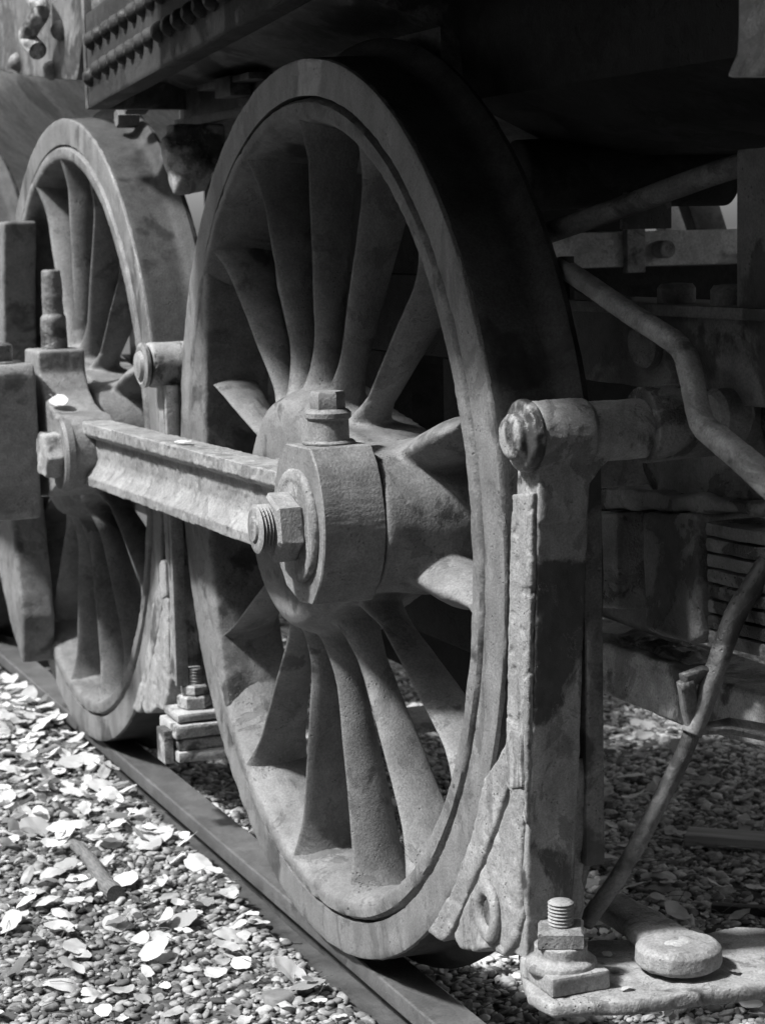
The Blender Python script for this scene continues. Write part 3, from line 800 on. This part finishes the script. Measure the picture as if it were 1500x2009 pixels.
bm = bmesh.new(); add_prism(bm, fr([(1105, 560), (1180, 592), (1520, 612), (1520, 800), (1380, 792), (1330, 770), (1150, 745), (1100, 720)]), FYR, FYR + .06, 'y', .003)
LP('frame_plate', rough_mesh(evald(bm, [('SUBSURF', dict(levels=3, subdivision_type='SIMPLE'))]), .002, 18), M_DARK)
bm = bmesh.new(); a, b = aty(1110, 590, FYR), aty(1520, 612, FYR)
add_box(bm, (a.x, FYR - .012, b.z - .012), (b.x + .1, FYR + .12, b.z + .004), .003)
LP('frame_flange', bm, M_DARK)
for px in (1326, 1432):
    c = aty(px, 600, FYR + .03); bm = bmesh.new()
    add_lathe(bm, [(.0265, 0), (.0265, .022), (.022, .028), (.01, .029)], (c.x, c.y, b.z + .002), (0, 0, 1), 28)
    LP('bolt', bm, M_DARK)
bm = bmesh.new(); c = aty(1476, 500, FYR + .02); add_box(bm, (c.x - .008, FYR + .0, b.z), (c.x + .08, FYR + .06, aty(1476, 290, FYR).z), .004)
LP('frame_post', bm, M_DARK)
# boss and bracket under the plate
c = aty(1275, 672, FYR); bm = bmesh.new(); cyl(bm, (c.x, FYR - .02, c.z), (c.x, FYR + .02, c.z), .036, bev=.008); LP('bolt', bm, M_GREASE)
c = aty(1430, 800, FYR); bm = bmesh.new(); cyl(bm, (c.x, FYR - .03, c.z - .01), (c.x, FYR + .02, c.z - .01), .036, bev=.008); LP('bolt', bm, M_GREASE)
# hanger support casting: lumpy dark mass behind the cross pin
bm = bmesh.new(); add_prism(bm, fr([(1180, 760), (1300, 800), (1520, 800), (1520, 960), (1420, 985), (1300, 1000), (1200, 985), (1175, 930)]), FYR + .07, FYR + .2, 'y', .004)
LP('hanger_bracket', fuse(bm, .007, 4, .010, 14, .003, 50), M_GREASE, None)
# spring buckle and leaf spring
sy = .30
def fs(pts): return [(p_.x, p_.z) for p_ in (aty(a, b, sy) for a, b in pts)]


spg = empty('leaf_spring', tuple(aty(1350, 1200, sy)), 'greasy laminated leaf spring with its buckle behind the hanger', 'spring')
so_ = Vector(spg.location)
def SPp(name, b, mat, sharp=32): 
    o = ob(name, b, mat, spg, sharp); o.location = -so_; return o


bm = bmesh.new(); add_prism(bm, fs([(1160, 1005), (1243, 1003), (1245, 1195), (1160, 1185)]), sy - .03, sy + .09, 'y', .004); SPp('packing_block', fuse(bm, .005, 2, .003, 20), M_GREASE, None)
bm = bmesh.new(); add_prism(bm, fs([(1292, 1003), (1400, 1005), (1408, 1250), (1385, 1262), (1295, 1235)]), sy - .03, sy + .09, 'y', .006); SPp('buckle', fuse(bm, .005, 2, .003, 20), M_GREASE, None)
c = aty(1385, 1005, sy); e = aty(1560, 1080, sy)
for i in range(8):
    z = c.z - .020 - i * .0215
    bm = bmesh.new(); x1 = e.x + .05 - .028 * i
    pth = [Vector((c.x - .02, sy + .03, z)), Vector((c.x + .10, sy + .03, z + .002)), Vector((c.x + .20, sy + .03, z + .008)), Vector((x1 + .1, sy + .03, z + .02))]
    add_tube(bm, smooth_path(pth, 5), .0100, .045, 12, (0, 1, 0), 4.0)
    o = SPp('leaf', rough_mesh(evald(bm, [('SUBSURF', dict(levels=1, subdivision_type='SIMPLE'))]), .0012, 25), M_GREASE, 30)
bm = bmesh.new(); add_prism(bm, fs([(1180, 955), (1310, 965), (1520, 985), (1520, 1010), (1300, 1000), (1180, 1000)]), sy - .02, sy + .08, 'y', .004)
SPp('top_plate', fuse(bm, .006, 2, .007, 22), M_GREASE, None)
# equalising beam low behind the hanger
ey = .36
def fe(pts): return [(p_.x, p_.z) for p_ in (aty(a, b, ey) for a, b in pts)]


eb = empty('equalising_beam', tuple(aty(1300, 1330, ey)), 'low horizontal rusty beam running behind the hanger towards the wheels', 'beam')
oe = Vector(eb.location)
bm = bmesh.new(); o1 = fe([(1060, 1225), (1180, 1258), (1335, 1312), (1520, 1375), (1520, 1475), (1350, 1430), (1170, 1358), (1060, 1315)])
add_prism(bm, o1, ey, ey + .13, 'y', .004)
o = ob('beam_bar', fuse(bm, .0055, 2, .003, 12, .001, 50), M_BEAM, eb, None); o.location = -oe
c = aty(1290, 1255, ey + .05)
bm = bmesh.new(); add_box(bm, (c.x - .11, c.y - .03, c.z - .025), (c.x + .14, c.y + .05, c.z - .004), .006)
o = ob('oily_cake', fuse(bm, .0045, 2, .012, 26, .003, 70), M_GREASE, eb, None); o.location = -oe
o['label'] = 'crust of oily dirt on top of the beam'
bm = bmesh.new(); a_, b_ = aty(1170, 1178, ey + .05), aty(1330, 1235, ey + .05); cyl(bm, a_, b_, .022)
LP('drain_pipe', bm, M_DARK)
# ashpan rear roll, stretcher, diagonal pipe
bm = bmesh.new(); a_, b_ = atx(1010, 345, .2), atx(1420, 335, .2); cyl(bm, a_, b_, .058, segs=40)
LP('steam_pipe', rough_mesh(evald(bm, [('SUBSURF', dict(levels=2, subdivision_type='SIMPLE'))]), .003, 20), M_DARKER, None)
bm = bmesh.new(); add_tube(bm, smooth_path([atx(1060, 462, .55), atx(1100, 448, .6), atx(1250, 395, .75), atx(1400, 340, .9), atx(1520, 305, 1.0)], 5), .0155, .0155, 16)
LP('drain_pipe', bm, M_DARK, label='slanting pipe crossing in front of the frame opening')
sx = -.45
a_, b_ = atx(1085, 458, sx), atx(1450, 452, sx); a2 = atx(1085, 528, sx)
bm = bmesh.new(); add_box(bm, (sx - .05, a_.y - .2, a2.z), (sx, 1.55, a_.z), .004)
LP('cross_stretcher', bm, metal('daylit_stretcher_paint', .62, .3, .12, .6))  # colour lightened to stand in for daylight from the far side
bm = bmesh.new(); add_box(bm, (sx - .35, .32, a2.z - .42), (sx - .22, 1.50, a2.z - .004), .01); LP('crosswise_blocker', bm, M_DARKER)  # dark box added to blacken the opening below the stretcher
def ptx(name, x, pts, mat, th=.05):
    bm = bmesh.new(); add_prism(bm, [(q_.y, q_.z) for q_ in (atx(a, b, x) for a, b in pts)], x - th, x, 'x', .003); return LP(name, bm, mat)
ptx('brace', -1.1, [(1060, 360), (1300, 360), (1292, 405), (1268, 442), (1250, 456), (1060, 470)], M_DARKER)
ptx('brace', -1.05, [(1335, 360), (1398, 360), (1432, 470), (1372, 470)], M_DARK)
ptx('brace', -1.25, [(1318, 375), (1345, 375), (1368, 480), (1300, 480)], M_PALE)
c = atx(1245, 480, sx); bm = bmesh.new(); add_box(bm, (sx + .002, c.y - .03, a2.z - .012), (sx + .022, c.y + .012, a_.z + .03), .003); LP('stretcher_clip', bm, M_BEAM)
c = atx(1265, 490, sx); bm = bmesh.new(); cyl(bm, (sx + .0, c.y + .03, c.z), (sx + .04, c.y + .03, c.z), .018); LP('bolt', bm, M_BEAM)
bm = bmesh.new(); c = atx(1270, 425, .25); add_box(bm, (.235, c.y - .045, c.z - .02), (.25, c.y + .045, c.z + .04), .002)
LP('hanger_tab', bm, M_DARK)
# block at top right
c0_, c1_ = aty(1428, 150, .02), aty(1428, 60, .02)
bm = bmesh.new()
add_prism(bm, [(p_.x, p_.z) for p_ in (aty(1426, 150, .0), aty(1445, 105, .0), aty(1450, -60, .0), aty(1600, -60, .0), aty(1600, 150, .0))], .0, .16, 'y', .004)
LP('cab_bracket', rough_mesh(evald(bm, [('SUBSURF', dict(levels=3, subdivision_type='SIMPLE'))]), .002, 20), M_PALE, label='light grey bracket at the top right corner')
# hanging odds between the wheel tops
bm = bmesh.new()
for px, py, r in ((350, 300, .035), (370, 335, .04), (385, 300, .03), (365, 360, .025)):
    c = atx(px, py, -1.0); cyl(bm, c - Vector((0, .03, 0)), c + Vector((0, .04, .01)), r)
a_ = atx(350, 290, -1.0); add_box(bm, (-1.03, a_.y - .02, a_.z - .05), (-.97, a_.y + .10, a_.z + .05), .005)
LP('spring_hanger', fuse(bm, .006, 3, .006, 18), M_BEAM, None)

# rear body of the locomotive and cab beyond the frame's right edge, low box added to block light
bm = bmesh.new(); add_box(bm, (2.1, .06, 1.25), (7.5, 1.6, 3.4), .02); add_box(bm, (2.35, -.50, 1.02), (7.5, .055, 1.655), .01)
LP('cab_side', bm, M_DARK)
# unseen trees, suggested by the fallen leaves, placed to block low sky light: trunks and leaf-sized faces, one mass
tw = random.Random(21); bm = bmesh.new()
def crown(cx, cy, cz, rx, rz, n):
    for _ in range(n):
        d = Vector((tw.gauss(0, 1), tw.gauss(0, 1), tw.gauss(0, 1))).normalized() * (tw.random() ** .4)
        p_ = Vector((cx + d.x * rx, cy + d.y * rx, cz + d.z * rz)); s_ = tw.uniform(.12, .30)
        a = Vector((tw.gauss(0, 1), tw.gauss(0, 1), tw.gauss(0, 1))).normalized() * s_; b = a.cross(Vector((tw.gauss(0, 1), tw.gauss(0, 1), tw.gauss(0, 1)))).normalized() * s_ * .7
        bm.faces.new([bm.verts.new(q) for q in (p_ - a, p_ - b, p_ + a, p_ + b)])
spots = [(x, -7.4 + tw.uniform(-.6, .6)) for x in np.arange(-9, 13, 2.4)] + [(9.5 + tw.uniform(-.6, .6), y) for y in np.arange(-6, 2, 2.0)] 
for x, y in spots:
    h = tw.uniform(6.4, 7.4)
    cyl(bm, (x, y, -.2), (x + tw.uniform(-.3, .3), y, h * .7), .16, .08, 10)
    crown(x, y, h * .62, 1.7, h * .42, 900); crown(x + .8, y + .3, .7, 1.3, .9, 160)
tag(ob('screening_trees', bm, simple('tree_foliage', .04, .10, 8, .8), sharp=None), kind='stuff', label='unseen trees beside the siding, placed to block low sky light')

# ------------------------------------------------------------------ things on the ground
def leaf_bm(w_, curl, fold, twist, r_, stem=True, point=0.0):
    bm = bmesh.new(); n = 20; out = []
    for k in range(n):
        t = 2 * PI * k / n; r = 1 + .10 * math.cos(2 * t) - .10 * math.cos(t) * 0 + r_.uniform(-.04, .04)
        x = math.cos(t) * r * (1 + point * max(0, math.cos(t)) ** 4); y = math.sin(t) * r * w_
        if abs(t - PI) < .35: x += .18
        out.append((x, y))
    rings = []
    def zz(x, y): return curl * (x * x) * .5 + fold * abs(y) + twist * x * y + .05 * math.sin(5 * x + 3 * y)
    for s in (.33, .68, 1.0):
        rings.append([bm.verts.new((x * s, y * s, zz(x * s, y * s) + (r_.uniform(-.05, .05) if s == 1 else 0))) for x, y in out])
    c = bm.verts.new((0, 0, 0))
    for k in range(n):
        bm.faces.new((c, rings[0][k], rings[0][(k + 1) % n]))
        for i in (0, 1): bm.faces.new((rings[i][k], rings[i + 1][k], rings[i + 1][(k + 1) % n], rings[i][(k + 1) % n]))
    if stem:
        a0 = Vector((-.82, 0, zz(-.82, 0))); pth = [a0, a0 + Vector((-.35, .05, .05)), a0 + Vector((-.8, .18, 0))]
        add_tube(bm, pth, .02, .02, 4)
    return bm


lr = random.Random(3); LEAF = []
kinds = [('broad flat', .82, .1, .05, .1, 0.0), ('folded', .75, .25, .45, 0, .1), ('curled', .72, .8, .2, .2, .05), ('heart-shaped', .95, .15, .12, .1, .25), ('narrow oval', .52, .3, .25, .15, .1)]
for kn, w_, cu, fo, tw, po in kinds:
    for v in range(3):
        me = bpy.data.meshes.new('leaf'); b = leaf_bm(w_ * lr.uniform(.9, 1.1), cu * lr.uniform(.6, 1.3), fo * lr.uniform(.6, 1.3), tw * lr.uniform(-1, 1), lr, v != 1, po); b.to_mesh(me); b.free()
        me.polygons.foreach_set('use_smooth', [True] * len(me.polygons))
        md = me.copy(); me.materials.append(M_LEAF); md.materials.append(M_LEAFD); LEAF.append((kn, me, md))


def put_leaf(x, y, s, zone, dark=False, flat=.35, z=None, label=None, cat='leaf'):
    kn, me, md = lr.choice(LEAF)
    o = bpy.data.objects.new('fallen_leaf', md if dark else me); C.objects.link(o)
    if label is None:
        if zone == 'drift': where = 'in the bright drift at the left edge, ' + ('outer side' if y < -.22 else 'rail side')
        elif y < 0:
            where = ('close against the rail' if y > -.12 else 'a foot from the rail' if y > -.27 else 'well out from the rail') + ', ' + \
                ('by the big wheel foot' if x > -.1 else 'below the big wheel rim' if x > -.45 else 'below the coupling rod' if x > -.8 else 'by the gap between wheels' if x > -1.15 else 'by the second wheel')
        else:
            where = ('just inside the near rail' if y < .6 else 'midway between the rails' if y < 1.2 else 'near the far rail') + ', ' + \
                ('behind the big wheel' if x < -.9 else 'behind the diagonal rod' if x < -.3 else 'near the lever')
        sz = 'small' if s < .020 else 'large' if s > .028 else 'mid-sized'
        label = f"{sz} {kn} {'dull grey' if dark else 'pale'} leaf {where}"
        zone = where
    o.location = (x, y, (gz(x, y) + lr.uniform(.012, .024)) if z is None else z)
    o.rotation_euler = (lr.gauss(0, flat), lr.gauss(0, flat), lr.uniform(0, 6.28)); o.scale = (s, s, s * lr.choice((1, 1, -1)))
    tag(o, label, cat, f'fallen leaves {zone}')
    return o


def scatter(n, xr, yr, zone, dark=.2, smin=.012, smax=.029, dens=None):
    k = 0; tries = 0
    while k < n and tries < n * 60:
        tries += 1
        x = lr.uniform(*xr); y = lr.uniform(*yr)
        if not off_rail(x, y) or not in_view(x, y, -.002) or (dens and lr.random() > dens(x, y)): continue
        put_leaf(x, y, smin + (smax - smin) * lr.random() ** 1.3, zone, lr.random() < dark); k += 1


scatter(58, (-.75, .3), (-.6, -.03), 'on gravel left of the near rail', .12, .018, .036)
scatter(112, (-1.75, -.75), (-.62, -.03), 'on gravel beside the two wheels', .12, .016, .034)
scatter(46, (-3.2, -1.75), (-.5, -.03), 'drift', .1, .015, .032)
def open_side(x, y):
    d = Vector((x, y, -.07)) - EYE; return d.dot(RT) / d.dot(F_) * FPX > 410


scatter(76, (-2.0, .5), (.45, 2.3), 'on shaded gravel under the locomotive', .22, .018, .036, open_side)
for k, (px, py) in enumerate(((1205, 1905), (1190, 1870), (1440, 1905), (1230, 1935))):
    p_ = atz(px, py, ZB + .004); l_ = put_leaf(p_.x, p_.y, .008 + .002 * (k % 2), 'on the brake beam', k % 2 == 0, .12, z=p_.z, label=('tiny leaf scrap on the brake beam left of the lever eye', 'tiny leaf scrap on the brake beam behind the square washer', 'tiny leaf scrap on the brake beam right of the lever', 'tiny leaf scrap near the front edge of the brake beam')[k])
# the litter between them: one mass
AV = bmesh.new()
for k in range(11000):
    x = lr.uniform(-3.6, .45); y = lr.uniform(-.85, 2.4)
    if not off_rail(x, y) or not in_view(x, y): continue
    pr_ = (.50 if x < -1.1 else .07 + .14 * (noise.noise(Vector((x * 3, y * 3, 1))) > 0)) if y < 0 else .16
    if lr.random() > pr_: continue
    kn, me, md = lr.choice(LEAF); s = (lr.uniform(.005, .021) if x > -1.5 else lr.uniform(.009, .027))
    mtx = Matrix.Translation((x, y, gz(x, y) + lr.uniform(.006, .016))) @ Matrix.Rotation(lr.uniform(0, 6.28), 4, 'Z') @ Matrix.Rotation(lr.gauss(0, .35), 4, 'X') @ Matrix.Scale(s, 4)
    t = me.copy(); t.transform(mtx); AV.from_mesh(t); bpy.data.meshes.remove(t)
me = bpy.data.meshes.new('leaf_litter'); AV.to_mesh(me); AV.free()
tag(ob('leaf_litter', me, M_LEAFS, sharp=None), kind='stuff', label='small dry leaves and fragments strewn over the gravel')
# dry grass and twigs, fine
AV = bmesh.new()
for k in range(1400):
    x = lr.uniform(-2.4, .6); y = lr.uniform(-.85, 1.6)
    if not off_rail(x, y) or not in_view(x, y): continue
    a = lr.uniform(0, 6.28); L_ = lr.uniform(.02, .06); z = gz(x, y) + lr.uniform(.008, .02); d = Vector((math.cos(a), math.sin(a), lr.uniform(-.15, .3))) * L_
    p0 = Vector((x, y, z)); add_tube(AV, [p0, p0 + d * .5 + Vector((0, 0, .003)), p0 + d], .0008, .0008, 3)
tag(ob('twigs', AV, M_BARK, sharp=None), kind='stuff', label='fine twigs and dry grass bits among the pebbles')

# stick left of the rail
a_, b_ = atz(125, 1640, -.020), atz(228, 1755, -.020)
bm = bmesh.new(); pth = smooth_path([a_, a_.lerp(b_, .4) + Vector((0, .006, .004)), a_.lerp(b_, .75), b_], 6)
add_tube(bm, pth, [.011 + .008 * i / len(pth) for i in range(len(pth))], None, 14)
me_ = rough_mesh(evald(bm, [('SUBSURF', dict(levels=1, subdivision_type='SIMPLE'))]), .003, 30, .001, 90)
tag(ob('stick', me_, M_BARK), 'short thick broken stick lying among pale leaves left of the rail', 'stick')
for k, (px, py, s, lab) in enumerate(((548, 1970, .034, 'large dark angular stone at the bottom edge beside pale leaves'), (425, 1925, .016, 'small dark stone beside a leaf near the bottom edge'))):
    bm = bmesh.new(); bmesh.ops.create_icosphere(bm, subdivisions=3, radius=1.0)
    for v in bm.verts:
        v.co *= 1 + .35 * noise.noise(v.co * 1.3 + Vector((k * 7, 2, 5))); v.co = Vector((max(-.75, min(.8, v.co.x)), v.co.y * .8, max(-.7, min(.55, v.co.z)))) * s
    o = ob('stone', bm, M_STONE, sharp=40); p_ = atz(px, py, -.055); o.location = p_; tag(o, lab, 'stone')
# plank and old iron bar under the locomotive
a_ = atz(1345, 1640, -.05); b_ = atz(1520, 1650, -.05); d = (b_ - a_).normalized(); d.z = 0
ang = math.atan2(d.y, d.x)
bm = bmesh.new(); add_box(bm, (0, -.035, -.012), (.55, .035, .012), .003)
o = ob('plank', rough_mesh(evald(bm, [('SUBSURF', dict(levels=3, subdivision_type='SIMPLE'))]), .002, 30), M_WOOD); o.location = a_ + Vector((0, 0, .0)); o.rotation_euler = (0, .02, ang)
tag(o, 'weathered wooden plank lying on gravel under the locomotive', 'plank')
a_ = atz(1395, 1780, -.055)
bm = bmesh.new(); add_box(bm, (0, -.012, -.008), (.5, .012, .008), .002); o = ob('iron_bar', bm, M_DARKER); o.location = a_; o.rotation_euler = (0, 0, ang)
tag(o, 'thin dark bar lying on gravel below the plank', 'bar')
# leaves caught on the ironwork
l_ = put_leaf(0, 0, .022, 'on the coupling rod strap', False, .1, label='single bright leaf resting on the strap above the second wheel joint'); l_.location = (-1.13, -.155, .872); l_.rotation_euler = (.5, .25, .4)
l_ = put_leaf(0, 0, .017, 'on the coupling rod', False, .1, label='small pale leaf lying on top of the coupling rod'); l_.location = (-.33, -.12, .851); l_.rotation_euler = (.03, 0, .2)

for o in bpy.data.objects:
    if o.name.startswith('rivet'): o.data.polygons.foreach_set('use_smooth', [True] * len(o.data.polygons))
